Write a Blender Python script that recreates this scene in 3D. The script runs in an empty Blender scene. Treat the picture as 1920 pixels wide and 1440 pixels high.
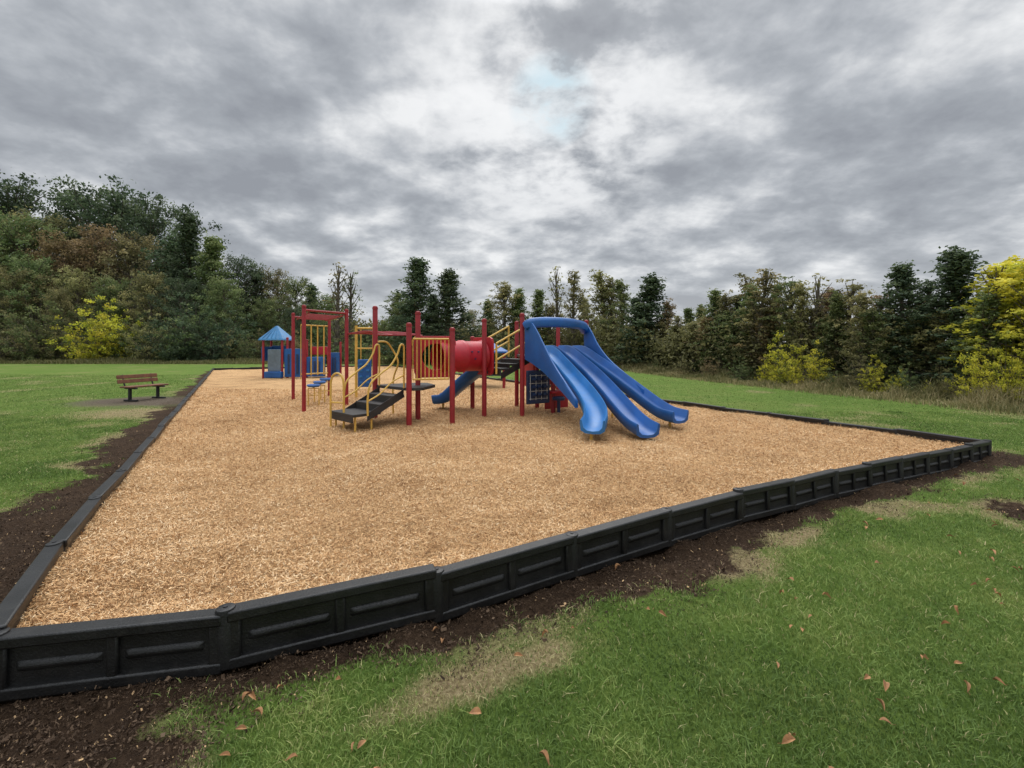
import bpy, math, random
import numpy as np
from mathutils import Vector, Matrix
random.seed(7); rng=np.random.default_rng(7)
sc=bpy.context.scene
COL=sc.collection
sc.view_settings.view_transform='Standard'; sc.view_settings.look='None'; sc.view_settings.exposure=0

# ---------------------------------------------------------------- noise
def _h(ix,iy,s):
    v=np.sin(ix*127.1+iy*311.7+s*74.7)*43758.5453
    return v-np.floor(v)
def vn(x,y,s=0):
    x=np.asarray(x,float);y=np.asarray(y,float)
    ix=np.floor(x);iy=np.floor(y);fx=x-ix;fy=y-iy
    fx=fx*fx*(3-2*fx);fy=fy*fy*(3-2*fy)
    a=_h(ix,iy,s);b=_h(ix+1,iy,s);c=_h(ix,iy+1,s);d=_h(ix+1,iy+1,s)
    return (a*(1-fx)+b*fx)*(1-fy)+(c*(1-fx)+d*fx)*fy
def fbm(x,y,s=0,o=4):
    t=0;a=.5
    x=np.asarray(x,float);y=np.asarray(y,float)
    for i in range(o):
        t=t+a*vn(x*2**i,y*2**i,s+i);a*=.5
    return t/(1-.5**o)
def sstep(a,b,x):
    t=np.clip((np.asarray(x,float)-a)/(b-a),0,1);return t*t*(3-2*t)

# ---------------------------------------------------------------- materials
def newmat(name):
    m=bpy.data.materials.new(name);m.use_nodes=True
    nt=m.node_tree;b=nt.nodes['Principled BSDF'];return m,nt,b
def ramp(nt,stops,interp='LINEAR'):
    r=nt.nodes.new('ShaderNodeValToRGB');r.color_ramp.interpolation=interp
    e=r.color_ramp.elements
    while len(e)<len(stops): e.new(.5)
    for i,(p,c) in enumerate(stops):
        e[i].position=p;e[i].color=(c[0],c[1],c[2],1) if not isinstance(c,(int,float)) else (c,c,c,1)
    return r
def mixc(nt,fac,a,b):
    m=nt.nodes.new('ShaderNodeMix');m.data_type='RGBA'
    for sock,v in ((m.inputs[0],fac),(m.inputs[6],a),(m.inputs[7],b)):
        if hasattr(v,'links') or hasattr(v,'is_linked'): nt.links.new(v,sock)
        elif isinstance(v,(int,float)): sock.default_value=v
        else: sock.default_value=(v[0],v[1],v[2],1)
    return m.outputs[2]
def math_(nt,op,a,b=None,clamp=False):
    m=nt.nodes.new('ShaderNodeMath');m.operation=op;m.use_clamp=clamp
    for i,v in enumerate((a,b)):
        if v is None: continue
        if hasattr(v,'is_linked'): nt.links.new(v,m.inputs[i])
        else: m.inputs[i].default_value=v
    return m.outputs[0]
def noise(nt,scale,detail=4,rough=.5,vec=None,dist=0):
    n=nt.nodes.new('ShaderNodeTexNoise');n.inputs['Scale'].default_value=scale
    n.inputs['Detail'].default_value=detail;n.inputs['Roughness'].default_value=rough
    n.inputs['Distortion'].default_value=dist
    if vec is not None: nt.links.new(vec,n.inputs['Vector'])
    return n.outputs['Fac']
def geopos(nt):
    return nt.nodes.new('ShaderNodeNewGeometry').outputs['Position']

def painted(name,col,rough=.4,var=.25,scale=5,bump=.02,dust=0.25,bscale=60,dustcol=(.25,.2,.15)):
    m,nt,b=newmat(name)
    co=geopos(nt)
    f=noise(nt,scale,6,.6,co)
    r=ramp(nt,[(.3,0.),(.7,1.)]);nt.links.new(f,r.inputs[0])
    lo=[c*(1-var) for c in col];hi=[min(1,c*(1+var)) for c in col]
    c=mixc(nt,r.outputs[0],lo,hi)
    if dust:
        f2=noise(nt,scale*3.1,8,.7,co)
        r2=ramp(nt,[(.5,0.),(.8,dust)]);nt.links.new(f2,r2.inputs[0])
        c=mixc(nt,r2.outputs[0],c,dustcol)
    nt.links.new(c,b.inputs['Base Color'])
    rr=math_(nt,'MULTIPLY_ADD',f,.3);nt.nodes[-1].inputs[2].default_value=rough-.12
    nt.links.new(rr,b.inputs['Roughness'])
    bm=nt.nodes.new('ShaderNodeBump');bm.inputs['Strength'].default_value=bump*10;bm.inputs['Distance'].default_value=.004
    nt.links.new(noise(nt,bscale,4,.6,co),bm.inputs['Height']);nt.links.new(bm.outputs[0],b.inputs['Normal'])
    return m
M_red=painted('red_paint',(.28,.012,.018),.45,.18,dust=.10)
M_redpl=painted('red_plastic',(.42,.010,.024),.45,.15,dust=.10)
M_yel=painted('yellow_paint',(.66,.41,.08),.45,.15,dust=.2)
M_blue=painted('blue_plastic',(.010,.095,.32),.40,.22,2,dust=.15,dustcol=(.12,.22,.40))
M_bluel=painted('light_blue_plastic',(.018,.16,.42),.40,.22,2,dust=.18,dustcol=(.2,.3,.45))
M_navy=painted('navy_plastic',(.012,.03,.09),.4,.2)
M_roof=painted('blue_roof',(.035,.20,.42),.45,.2)
M_white=painted('white_plastic',(.6,.6,.58),.4,.1)
M_black=painted('black_rubber',(.026,.023,.022),.55,.4,8,dust=.25,dustcol=(.08,.065,.05))
M_bord=painted('black_recycled_plastic',(.009,.009,.009),.40,.5,4,.08,dust=.34,bscale=90,dustcol=(.06,.054,.046))
M_grey=painted('grey_panel',(.13,.18,.23),.5,.2)
M_wood=painted('brown_plank',(.17,.065,.03),.6,.4,9)
M_iron=painted('dark_iron',(.012,.012,.014),.5,.2)
M_bark=painted('bark',(.12,.10,.08),.9,.45,6,.15,dust=.3,dustcol=(.16,.15,.12))
M_dead=painted('dead_leaf',(.34,.17,.07),.75,.4,30,dust=.3,dustcol=(.50,.34,.18))

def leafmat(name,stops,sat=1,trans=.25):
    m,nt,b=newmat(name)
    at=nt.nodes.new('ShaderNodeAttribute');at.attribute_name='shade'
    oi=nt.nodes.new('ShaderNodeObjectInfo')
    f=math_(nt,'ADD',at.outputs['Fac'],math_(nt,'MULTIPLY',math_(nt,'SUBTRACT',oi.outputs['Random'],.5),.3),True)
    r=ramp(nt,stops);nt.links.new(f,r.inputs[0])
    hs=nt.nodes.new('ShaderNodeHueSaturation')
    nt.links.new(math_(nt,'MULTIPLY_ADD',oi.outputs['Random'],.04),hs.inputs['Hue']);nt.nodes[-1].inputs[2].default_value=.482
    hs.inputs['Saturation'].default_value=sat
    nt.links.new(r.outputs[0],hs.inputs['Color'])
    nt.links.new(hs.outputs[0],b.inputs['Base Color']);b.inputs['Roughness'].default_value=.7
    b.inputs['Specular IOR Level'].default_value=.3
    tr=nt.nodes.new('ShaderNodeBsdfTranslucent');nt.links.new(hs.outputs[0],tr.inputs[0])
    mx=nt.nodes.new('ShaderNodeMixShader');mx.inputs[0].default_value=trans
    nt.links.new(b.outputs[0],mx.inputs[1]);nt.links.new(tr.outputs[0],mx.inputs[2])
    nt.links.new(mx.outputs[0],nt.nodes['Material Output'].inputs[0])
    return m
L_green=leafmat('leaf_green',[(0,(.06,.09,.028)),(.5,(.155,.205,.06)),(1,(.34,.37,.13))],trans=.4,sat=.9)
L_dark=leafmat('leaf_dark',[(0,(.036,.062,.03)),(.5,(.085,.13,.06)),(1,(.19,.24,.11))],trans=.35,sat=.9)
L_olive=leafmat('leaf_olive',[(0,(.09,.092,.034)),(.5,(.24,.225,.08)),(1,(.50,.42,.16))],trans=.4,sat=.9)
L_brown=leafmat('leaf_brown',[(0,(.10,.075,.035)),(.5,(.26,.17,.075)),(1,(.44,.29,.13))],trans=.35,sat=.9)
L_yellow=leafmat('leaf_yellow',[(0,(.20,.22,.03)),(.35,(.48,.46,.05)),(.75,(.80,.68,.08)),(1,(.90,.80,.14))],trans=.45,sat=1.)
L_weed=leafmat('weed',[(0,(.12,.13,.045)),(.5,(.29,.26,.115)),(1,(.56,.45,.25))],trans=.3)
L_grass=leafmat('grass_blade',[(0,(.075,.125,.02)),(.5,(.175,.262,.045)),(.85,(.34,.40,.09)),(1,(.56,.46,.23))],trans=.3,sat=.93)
def chipmat(name,stops):
    m,nt,b=newmat(name)
    at=nt.nodes.new('ShaderNodeAttribute');at.attribute_name='shade'
    r=ramp(nt,stops);nt.links.new(at.outputs['Fac'],r.inputs[0])
    nt.links.new(r.outputs[0],b.inputs['Base Color']);b.inputs['Roughness'].default_value=.8
    b.inputs['Specular IOR Level'].default_value=.25
    return m
M_chip=chipmat('wood_chip',[(0,(.20,.10,.042)),(.25,(.46,.255,.11)),(.6,(.74,.465,.225)),(1,(.90,.70,.44))])
M_clod=chipmat('soil_crumb',[(0,(.026,.015,.008)),(.7,(.085,.052,.030)),(.94,(.15,.10,.062)),(.97,(.42,.27,.14)),(1,(.60,.40,.2))])

# ---------------------------------------------------------------- mesh builder
class MB:
    def __init__(s): s.v=[];s.f=[];s.m=[]
    def add(s,vs,fs,mi=0):
        o=len(s.v);s.v+= [tuple(v) for v in vs];s.f+=[tuple(i+o for i in f) for f in fs];s.m+=[mi]*len(fs)
    def box(s,c,size,rot=0,mi=0,tilt=None):
        x,y,z=[d/2 for d in size]
        R=Matrix.Rotation(rot,3,'Z')
        if tilt is not None: R=R@Matrix.Rotation(tilt[0],3,'X')@Matrix.Rotation(tilt[1],3,'Y')
        vs=[Vector(c)+R@Vector((a*x,b*y,d*z)) for a in(-1,1) for b in(-1,1) for d in(-1,1)]
        s.add(vs,[(0,1,3,2),(4,6,7,5),(0,4,5,1),(2,3,7,6),(0,2,6,4),(1,5,7,3)],mi)
    def tube(s,pts,r,n=10,mi=0,cap=True,r2=None):
        P=[Vector(p) for p in pts];k=len(P)
        rs=r if isinstance(r,(list,tuple)) else [r+((r2-r) if r2 is not None else 0)*i/(k-1) for i in range(k)]
        t0=(P[1]-P[0]).normalized()
        up=Vector((0,0,1)) if abs(t0.z)<.9 else Vector((1,0,0))
        a=t0.cross(up).normalized();vs=[]
        for i in range(k):
            if i==0:t=(P[1]-P[0])
            elif i==k-1:t=P[-1]-P[-2]
            else:t=(P[i+1]-P[i]).normalized()+(P[i]-P[i-1]).normalized()
            t.normalize();a=(a-t*a.dot(t)).normalized();b=t.cross(a)
            for j in range(n):
                th=2*math.pi*j/n;vs.append(P[i]+(a*math.cos(th)+b*math.sin(th))*rs[i])
        fs=[]
        for i in range(k-1):
            for j in range(n):
                fs.append((i*n+j,i*n+(j+1)%n,(i+1)*n+(j+1)%n,(i+1)*n+j))
        if cap: fs+= [tuple(reversed(range(n))),tuple((k-1)*n+j for j in range(n))]
        s.add(vs,fs,mi)
    def prism(s,poly,z0,z1,mi=0):
        n=len(poly)
        vs=[(p[0],p[1],z0) for p in poly]+[(p[0],p[1],z1) for p in poly]
        fs=[tuple(reversed(range(n))),tuple(range(n,2*n))]+[(i,(i+1)%n,n+(i+1)%n,n+i) for i in range(n)]
        s.add(vs,fs,mi)
    def sweep(s,pts,prof,mi=0):
        P=[Vector(p) for p in pts];k=len(P);n=len(prof);vs=[]
        for i in range(k):
            t=(P[min(i+1,k-1)]-P[max(i-1,0)]);
            lat=Vector((t.y,-t.x,0)).normalized();t.normalize();up=lat.cross(t).normalized()
            for (u,w) in prof: vs.append(P[i]+lat*u+up*w)
        fs=[(i*n+j,(i+1)*n+j,(i+1)*n+(j+1)%n,i*n+(j+1)%n) for i in range(k-1) for j in range(n)]
        fs+=[tuple(range(n)),tuple(reversed([(k-1)*n+j for j in range(n)]))]
        s.add(vs,fs,mi)
    def obj(s,name,mats,parent=None,smooth=True,bevel=0,origin=(0,0,0),angle=40):
        me=bpy.data.meshes.new(name)
        o=Vector(origin)
        me.from_pydata([tuple(Vector(v)-o) for v in s.v],[],s.f);
        for m in (mats if isinstance(mats,(list,tuple)) else [mats]): me.materials.append(m)
        for p,mi in zip(me.polygons,s.m): p.material_index=mi;p.use_smooth=smooth
        import bmesh
        bm=bmesh.new();bm.from_mesh(me);bmesh.ops.recalc_face_normals(bm,faces=bm.faces);bm.to_mesh(me);bm.free()
        if smooth:
            try: me.set_sharp_from_angle(angle=math.radians(angle))
            except Exception: pass
        ob=bpy.data.objects.new(name,me);COL.objects.link(ob)
        if parent is not None:
            ob.parent=parent
            ob.location=o-wloc(parent)
        else: ob.location=o
        if bevel:
            b=ob.modifiers.new('bevel','BEVEL');b.width=bevel;b.segments=2;b.limit_method='ANGLE';b.angle_limit=math.radians(40)
        return ob
def wloc(o):
    l=Vector(o.location)
    while o.parent: o=o.parent;l+=Vector(o.location)
    return l
def empty(name,loc,label,cat,group=None):
    e=bpy.data.objects.new(name,None);e.empty_display_size=.3;e.location=loc;COL.objects.link(e)
    e['label']=label;e['category']=cat
    if group:e['group']=group
    return e
def pempty(name,loc,parent):
    e=bpy.data.objects.new(name,None);COL.objects.link(e);e.parent=parent;e.location=Vector(loc)-wloc(parent);return e
def tag(o,label,cat,group=None,kind=None):
    o['label']=label;o['category']=cat
    if group:o['group']=group
    if kind:o['kind']=kind
def cat_spline(pts,n=8):
    P=[Vector(p) for p in pts];P=[P[0]*2-P[1]]+P+[P[-1]*2-P[-2]];out=[]
    for i in range(1,len(P)-2):
        for k in range(n):
            t=k/n;a,b,c,d=P[i-1:i+3]
            out.append(.5*((2*b)+(c-a)*t+(2*a-5*b+4*c-d)*t*t+(3*b-a-3*c+d)*t**3))
    out.append(P[-2]);return out
def fastmesh(name,V,F,mat,shade=None,nper=4):
    V=np.asarray(V,np.float32);F=np.asarray(F,np.int32)
    me=bpy.data.meshes.new(name)
    me.vertices.add(len(V));me.vertices.foreach_set('co',V.ravel())
    me.loops.add(F.size);me.loops.foreach_set('vertex_index',F.ravel())
    me.polygons.add(len(F));me.polygons.foreach_set('loop_start',np.arange(0,F.size,nper,dtype=np.int32))
    if mat: me.materials.append(mat)
    me.update(calc_edges=True)
    if shade is not None:
        a=me.attributes.new('shade','FLOAT','FACE');a.data.foreach_set('value',np.asarray(shade,np.float32))
    return me

# ---------------------------------------------------------------- layout
MZ=.15
front=[(-2.44,2.14),(-1.474,2.342),(-.455,2.765),(.432,3.279),(1.275,3.762),(2.125,4.25),(2.841,4.627),(3.539,4.989),(4.13,5.264),(4.706,5.517),(5.25,5.76),(5.80,6.02),(6.33,6.28),(6.866,6.557)]
BR=(-9.0,33.8);BL=(-18.9,28.7);FR=front[-1];FL=front[0]
def seg(a,b,n): return [(a[0]+(b[0]-a[0])*i/n,a[1]+(b[1]-a[1])*i/n) for i in range(1,n+1)]
right=seg(FR,BR,30);back=seg(BR,BL,11)
leftp=seg(BL,(-6.0,7.75),23)+[(-5.42,6.8),(-4.84,5.86),(-4.27,4.95),(-3.72,4.04),(-3.12,3.10),FL]
def terr(x,y):
    return .75*sstep(20,58,y)+.075*sstep(2.5,6.5,x)*sstep(2,5,y)
def dist_poly(x,y,pl):
    d=np.full(np.shape(x),1e9)
    for (ax,ay),(bx,by) in zip(pl[:-1],pl[1:]):
        vx,vy=bx-ax,by-ay;t=np.clip(((x-ax)*vx+(y-ay)*vy)/(vx*vx+vy*vy),0,1)
        d=np.minimum(d,np.hypot(x-ax-t*vx,y-ay-t*vy))
    return d
PERI=front+right+back+leftp
PX=np.array([p[0] for p in PERI]);PY=np.array([p[1] for p in PERI])
def inside(x,y):
    x=np.asarray(x);y=np.asarray(y);c=np.zeros(x.shape,bool);n=len(PX)
    j=n-1
    for i in range(n):
        if PY[i]!=PY[j]:
            t=((PY[i]>y)!=(PY[j]>y))&(x<(PX[j]-PX[i])*(y-PY[i])/(PY[j]-PY[i])+PX[i]);c^=t
        j=i
    return c
LEFTLINE=[(BL[0],BL[1])]+leftp
def soilval(x,y):
    """>0 is soil"""
    df=dist_poly(x,y,[(-6,1.3)]+front);dl=dist_poly(x,y,LEFTLINE);dr=dist_poly(x,y,[FR]+right[::6])
    wf=.48+.30*(fbm(x*.9,y*.9,3)-.5)*2+.22*(fbm(x*4,y*4,9)-.5)*2
    wf=wf-.10*np.exp(-((x+.9)**2+(y-1.7)**2)/.5)
    wl=.86+.5*(fbm(x*.5,y*.5,5)-.5)*2+.45*(fbm(x*3,y*3,6)-.5)*2
    wl=wl*(1-.35*sstep(9,20,y))
    wr=.12+.15*(fbm(x,y,8)-.5)*2+.35*np.exp(-((x-7.2)**2+(y-6.8)**2)/.6)
    v=np.maximum(np.maximum(wf-df,wl-dl),wr-dr)
    v=np.maximum(v,.35-np.hypot((x-5.05)/1.0,(y-4.35)/1.3)+.2*(fbm(x*2,y*2,31)-.5))
    return v
def dryval(x,y):
    s=soilval(x,y)
    n=fbm(x*2.2,y*2.2,12)
    d=.85*sstep(-.34,-.06,s)*(1-sstep(.12,.35,s))*sstep(.47,.62,n)
    for (cx,cy,a,b) in ((-.12,2.28,.60,.17),(1.75,3.42,.5,.15),(2.4,3.9,.5,.13)):
        u=(x-cx)*.87+(y-cy)*.49;v=-(x-cx)*.49+(y-cy)*.87
        d=np.maximum(d,.95*(1-sstep(.4,1.2,np.hypot(u/a,v/b)+1.1*(fbm(x*5,y*5,15)-.5))))
    d=np.maximum(d,.9*(1-sstep(.5,1.3,np.hypot((x+9.2)/1.6,(y-11.3)/1.1)+.5*(n-.5))))
    d=np.maximum(d,.5*sstep(.62,.75,fbm(x*.7,y*.7,19)))
    return d
def gravval(x,y):
    n=fbm(x*1.5,y*1.5,22)
    return 1-sstep(.6,1.25,np.hypot((x+10.9)/2.1,(y-13.8)/1.4)+.9*(n-.5))

# ground sheet
ng=360
u=np.linspace(-1,1,ng)
gx=1.0+2.2*np.sinh(5.6*u);gy=4.0+2.2*np.sinh(5.6*u)
GX,GY=np.meshgrid(gx,gy,indexing='ij')
S=soilval(GX,GY)
def gz(x,y):
    S=soilval(x,y);near=1-sstep(12,30,np.hypot(x,y))
    return terr(x,y)+near*(.035*(fbm(x*1.3,y*1.3,1)-.5)+sstep(0,.15,S)*.13*(fbm(x*5,y*5,2,5)-.62))
GZ=gz(GX,GY)
GZ=np.where(inside(GX,GY),-.05,GZ)
V=np.stack([GX,GY,GZ],-1).reshape(-1,3)
I=np.arange(ng*ng).reshape(ng,ng)
F=np.stack([I[:-1,:-1],I[1:,:-1],I[1:,1:],I[:-1,1:]],-1).reshape(-1,4)
mG,nt,b=newmat('lawn_and_soil')
me=fastmesh('ground',V,F,mG)
for nm,val in (('soil',S),('dry',dryval(GX,GY)),('grav',gravval(GX,GY))):
    a=me.attributes.new(nm,'FLOAT','POINT');a.data.foreach_set('value',np.clip(val,-2,2).astype(np.float32).ravel())
me.polygons.foreach_set('use_smooth',np.ones(len(F),bool))
ground=bpy.data.objects.new('ground',me);COL.objects.link(ground)
tag(ground,'green mown lawn with dark bare soil along the edging','ground',kind='structure')
pos=geopos(nt)
def attr(n):
    a=nt.nodes.new('ShaderNodeAttribute');a.attribute_name=n;return a.outputs['Fac']
gn=noise(nt,2.2,6,.65,pos);gf=noise(nt,45,5,.7,pos);gm=noise(nt,.25,5,.65,pos);gk=noise(nt,9,5,.7,pos)
gr=ramp(nt,[(.25,(.05,.09,.016)),(.5,(.13,.205,.036)),(.75,(.24,.31,.07))]);nt.links.new(math_(nt,'ADD',math_(nt,'MULTIPLY',gf,.5),math_(nt,'MULTIPLY',gk,.5)),gr.inputs[0])
gr2=ramp(nt,[(.36,(.08,.155,.024)),(.5,(.14,.215,.04)),(.64,(.24,.25,.075))]);nt.links.new(math_(nt,'ADD',math_(nt,'MULTIPLY',gn,.5),math_(nt,'MULTIPLY',gm,.5)),gr2.inputs[0])
gcol=mixc(nt,.55,gr.outputs[0],gr2.outputs[0])
sn=noise(nt,30,7,.75,pos);sr=ramp(nt,[(.3,(.022,.013,.008)),(.52,(.068,.041,.024)),(.75,(.16,.105,.065))]);nt.links.new(math_(nt,'ADD',math_(nt,'MULTIPLY',sn,.6),math_(nt,'MULTIPLY',gn,.4)),sr.inputs[0])
dr=ramp(nt,[(.3,(.17,.12,.055)),(.7,(.50,.39,.22))]);nt.links.new(gf,dr.inputs[0])
vr=ramp(nt,[(.35,(.065,.048,.034)),(.65,(.22,.175,.13))]);nt.links.new(sn,vr.inputs[0])
c=mixc(nt,math_(nt,'MULTIPLY',attr('dry'),math_(nt,'MULTIPLY_ADD',gn,1.0,True),True),gcol,dr.outputs[0])
c=mixc(nt,attr('grav'),c,vr.outputs[0])
sm=math_(nt,'ADD',attr('soil'),math_(nt,'MULTIPLY',math_(nt,'SUBTRACT',noise(nt,9,5,.7,pos),.5),.45))
smr=ramp(nt,[(.0,0.),(.08,1.)]);nt.links.new(sm,smr.inputs[0])
c=mixc(nt,math_(nt,'MULTIPLY',smr.outputs[0],math_(nt,'SUBTRACT',1.,math_(nt,'MULTIPLY',attr('grav'),.7))),c,sr.outputs[0])
nt.links.new(c,b.inputs['Base Color']);b.inputs['Roughness'].default_value=.9;b.inputs['Specular IOR Level'].default_value=.12
bp=nt.nodes.new('ShaderNodeBump');bp.inputs['Strength'].default_value=1;bp.inputs['Distance'].default_value=.04
nt.links.new(math_(nt,'ADD',sn,gf),bp.inputs['Height']);nt.links.new(bp.outputs[0],b.inputs['Normal'])

# mulch sheet
fp=np.array(front);arc=np.concatenate([[0],np.cumsum(np.hypot(*np.diff(fp,axis=0).T))]);arc/=arc[-1]
nu,nv=240,260
U=np.linspace(0,1,nu);W=np.linspace(0,1,nv)**2
fx=np.interp(U,arc,fp[:,0]);fy=np.interp(U,arc,fp[:,1])
lp=np.array([FL]+leftp[::-1][1:]+[BL]);la=np.concatenate([[0],np.cumsum(np.hypot(*np.diff(lp,axis=0).T))]);la/=la[-1]
lx=np.interp(W,la,lp[:,0]);ly=np.interp(W,la,lp[:,1])
rx=FR[0]+(BR[0]-FR[0])*W;ry=FR[1]+(BR[1]-FR[1])*W
Ux=U[:,None];Wx=W[None,:]
tx=BL[0]+(BR[0]-BL[0])*Ux;ty=BL[1]+(BR[1]-BL[1])*Ux
MX=(1-Wx)*fx[:,None]+Wx*tx+(1-Ux)*lx[None]+Ux*rx[None]-((1-Ux)*(1-Wx)*FL[0]+Ux*(1-Wx)*FR[0]+(1-Ux)*Wx*BL[0]+Ux*Wx*BR[0])
MY=(1-Wx)*fy[:,None]+Wx*ty+(1-Ux)*ly[None]+Ux*ry[None]-((1-Ux)*(1-Wx)*FL[1]+Ux*(1-Wx)*FR[1]+(1-Ux)*Wx*BL[1]+Ux*Wx*BR[1])
def mulz(x,y):
    d=dist_poly(x,y,front+right+leftp[-30:])
    return MZ+.07*(fbm(x*.7,y*.7,41)-.5)+.05*(fbm(x*3,y*3,42)-.5)+.06*(1-sstep(0,.5,d))
MZZ=mulz(MX,MY)
V=np.stack([MX,MY,MZZ],-1).reshape(-1,3);I=np.arange(nu*nv).reshape(nu,nv)
F=np.stack([I[:-1,:-1],I[1:,:-1],I[1:,1:],I[:-1,1:]],-1).reshape(-1,4)
mM,nt,b=newmat('wood_mulch')
pos=geopos(nt)
mp=nt.nodes.new('ShaderNodeMapping');mp.inputs['Scale'].default_value=(1,2.6,1);mp.inputs['Rotation'].default_value=(0,0,.5);nt.links.new(pos,mp.inputs[0])
mp2=nt.nodes.new('ShaderNodeMapping');mp2.inputs['Scale'].default_value=(2.6,1,1);mp2.inputs['Rotation'].default_value=(0,0,.2);nt.links.new(pos,mp2.inputs[0])
n1=noise(nt,30,5,.7,mp.outputs[0],1.2);n2=noise(nt,28,5,.7,mp2.outputs[0],1.2)
nn=math_(nt,'MULTIPLY',math_(nt,'ADD',n1,n2),.5)
r=ramp(nt,[(.36,(.17,.085,.035)),(.45,(.47,.265,.115)),(.53,(.70,.435,.205)),(.64,(.86,.62,.36))]);nt.links.new(nn,r.inputs[0])
big=noise(nt,.9,7,.75,pos);rb=ramp(nt,[(.35,(.68,.62,.56)),(.48,(.94,.93,.92)),(.65,(1.06,1.06,1.06))]);nt.links.new(big,rb.inputs[0])
mm=nt.nodes.new('ShaderNodeMix');mm.data_type='RGBA';mm.blend_type='MULTIPLY';mm.inputs[0].default_value=1
nt.links.new(r.outputs[0],mm.inputs[6]);nt.links.new(rb.outputs[0],mm.inputs[7])
nt.links.new(mm.outputs[2],b.inputs['Base Color']);b.inputs['Roughness'].default_value=.85;b.inputs['Specular IOR Level'].default_value=.2
bp=nt.nodes.new('ShaderNodeBump');bp.inputs['Strength'].default_value=1;bp.inputs['Distance'].default_value=.05
nt.links.new(nn,bp.inputs['Height']);nt.links.new(bp.outputs[0],b.inputs['Normal'])
me=fastmesh('mulch_bed',V,F,mM);me.polygons.foreach_set('use_smooth',np.ones(len(F),bool))
mo=bpy.data.objects.new('mulch_bed',me);COL.objects.link(mo);tag(mo,'tan wood chip play surface inside black edging','ground',kind='structure')

# loose chips
def scatter_quads(name,x,y,z,L,Wd,shade,mat,tilt=.35,label='',cat=''):
    n=len(x);a=rng.uniform(0,2*math.pi,n);p=rng.normal(0,tilt,n);q=rng.normal(0,tilt,n)
    d=np.stack([np.cos(a)*np.cos(p),np.sin(a)*np.cos(p),np.sin(p)],-1)
    w=np.stack([-np.sin(a)*np.cos(q),np.cos(a)*np.cos(q),np.sin(q)],-1)
    c=np.stack([x,y,z],-1);L=L[:,None]/2;Wd=Wd[:,None]/2
    V=np.stack([c-d*L-w*Wd*.6,c+d*L-w*Wd,c+d*L*.9+w*Wd*.6,c-d*L*.9+w*Wd],1).reshape(-1,3)
    F=np.arange(4*n).reshape(-1,4)
    me=fastmesh(name,V,F,mat,shade);o=bpy.data.objects.new(name,me);COL.objects.link(o)
    tag(o,label,cat,kind='stuff');return o
def frustum_pts(n,ymin,ymax,pw=1.0,xl=-1.2,xr=1.2):
    t=rng.random(n);y=(ymin**pw+(ymax**pw-ymin**pw)*t)**(1/pw)
    x=rng.uniform(xl,xr,n)*y;return x,y
x,y=frustum_pts(540000,2.0,16,.40)
k=inside(x,y);x=x[k];y=y[k]
s=np.clip(rng.normal(.50,.24,len(x))+.6*(fbm(x*.9,y*.9,50)-.5)+.45*(fbm(x*5,y*5,51)-.5),0,1)
s=np.where(rng.random(len(x))<.04,0,s)
sz=1+np.clip(y-4,0,20)*.10
scatter_quads('wood_chips',x,y,mulz(x,y)+rng.uniform(.002,.026,len(x)),rng.uniform(.009,.040,len(x))*sz,rng.uniform(.0025,.0065,len(x))*sz,s,M_chip,label='loose tan shredded wood chips covering the play area',cat='wood chips',tilt=.5)
# soil crumbs
x,y=frustum_pts(240000,1.5,9,.5,-1.3,1.25)
s0=soilval(x,y);k=(~inside(x,y))&(s0>-.06+rng.normal(0,.06,len(x)));x=x[k];y=y[k]
big_=rng.random(len(x))<.05
scatter_quads('soil_crumbs',x,y,gz(x,y)+rng.uniform(.0,.016,len(x)),rng.uniform(.003,.020,len(x))*(1+big_*.8),rng.uniform(.002,.009,len(x))*(1+big_*1.5),np.where(rng.random(len(x))<.035,rng.uniform(.96,1,len(x)),rng.random(len(x))**1.1*.94),M_clod,tilt=.7,label='dark crumbly topsoil with bits of straw',cat='soil')
# grass blades
def blades(name,x,y,z,h,w,shade,mat,lean,label,cat):
    n=len(x);a=rng.uniform(0,2*math.pi,n);la=rng.uniform(0,2*math.pi,n);l=np.abs(rng.normal(0,lean,n))*h
    wx=np.cos(a)*w;wy=np.sin(a)*w;lx=np.cos(la)*l;ly=np.sin(la)*l
    b0=np.stack([x-wx,y-wy,z-.005],-1);b1=np.stack([x+wx,y+wy,z-.005],-1)
    m0=np.stack([x-wx*.7+lx*.35,y-wy*.7+ly*.35,z+h*.6],-1);m1=np.stack([x+wx*.7+lx*.35,y+wy*.7+ly*.35,z+h*.6],-1)
    t0=np.stack([x+lx,y+ly,z+h*.95],-1);t1=np.stack([x+lx+wx*.15,y+ly+wy*.15,z+h*.95],-1)
    V=np.stack([b0,b1,m1,m0,t1,t0],1).reshape(-1,3);o=np.arange(n)[:,None]*6
    F=np.stack([o+np.array([0,1,2,3]),o+np.array([3,2,4,5])],1).reshape(-1,4)
    me=fastmesh(name,V,F,mat,np.repeat(shade,2));ob=bpy.data.objects.new(name,me);COL.objects.link(ob)
    tag(ob,label,cat,kind='stuff');return ob
xs=[];ys=[]
x,y=frustum_pts(440000,1.25,11,.40,-1.25,1.25);xs.append(x);ys.append(y)
x,y=frustum_pts(80000,5,26,.6,-1.25,-.5);xs.append(x);ys.append(y)
x,y=frustum_pts(60000,8,30,.7,.0,1.2);xs.append(x);ys.append(y)
x=np.concatenate(xs);y=np.concatenate(ys)
s0=soilval(x,y)+.5*(fbm(x*7,y*7,77)-.5);dv=dryval(x,y)
k=(~inside(x,y))&(s0<-.01+rng.normal(0,.07,len(x)))&(rng.random(len(x))>dv*.55)&(gravval(x,y)<.4)&(y<14.5+ (13.95-x)*1.2)
x=x[k];y=y[k];dv=dv[k]
tex=fbm(x*1.6,y*1.6,60);cl=fbm(x*11,y*11,61)
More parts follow.
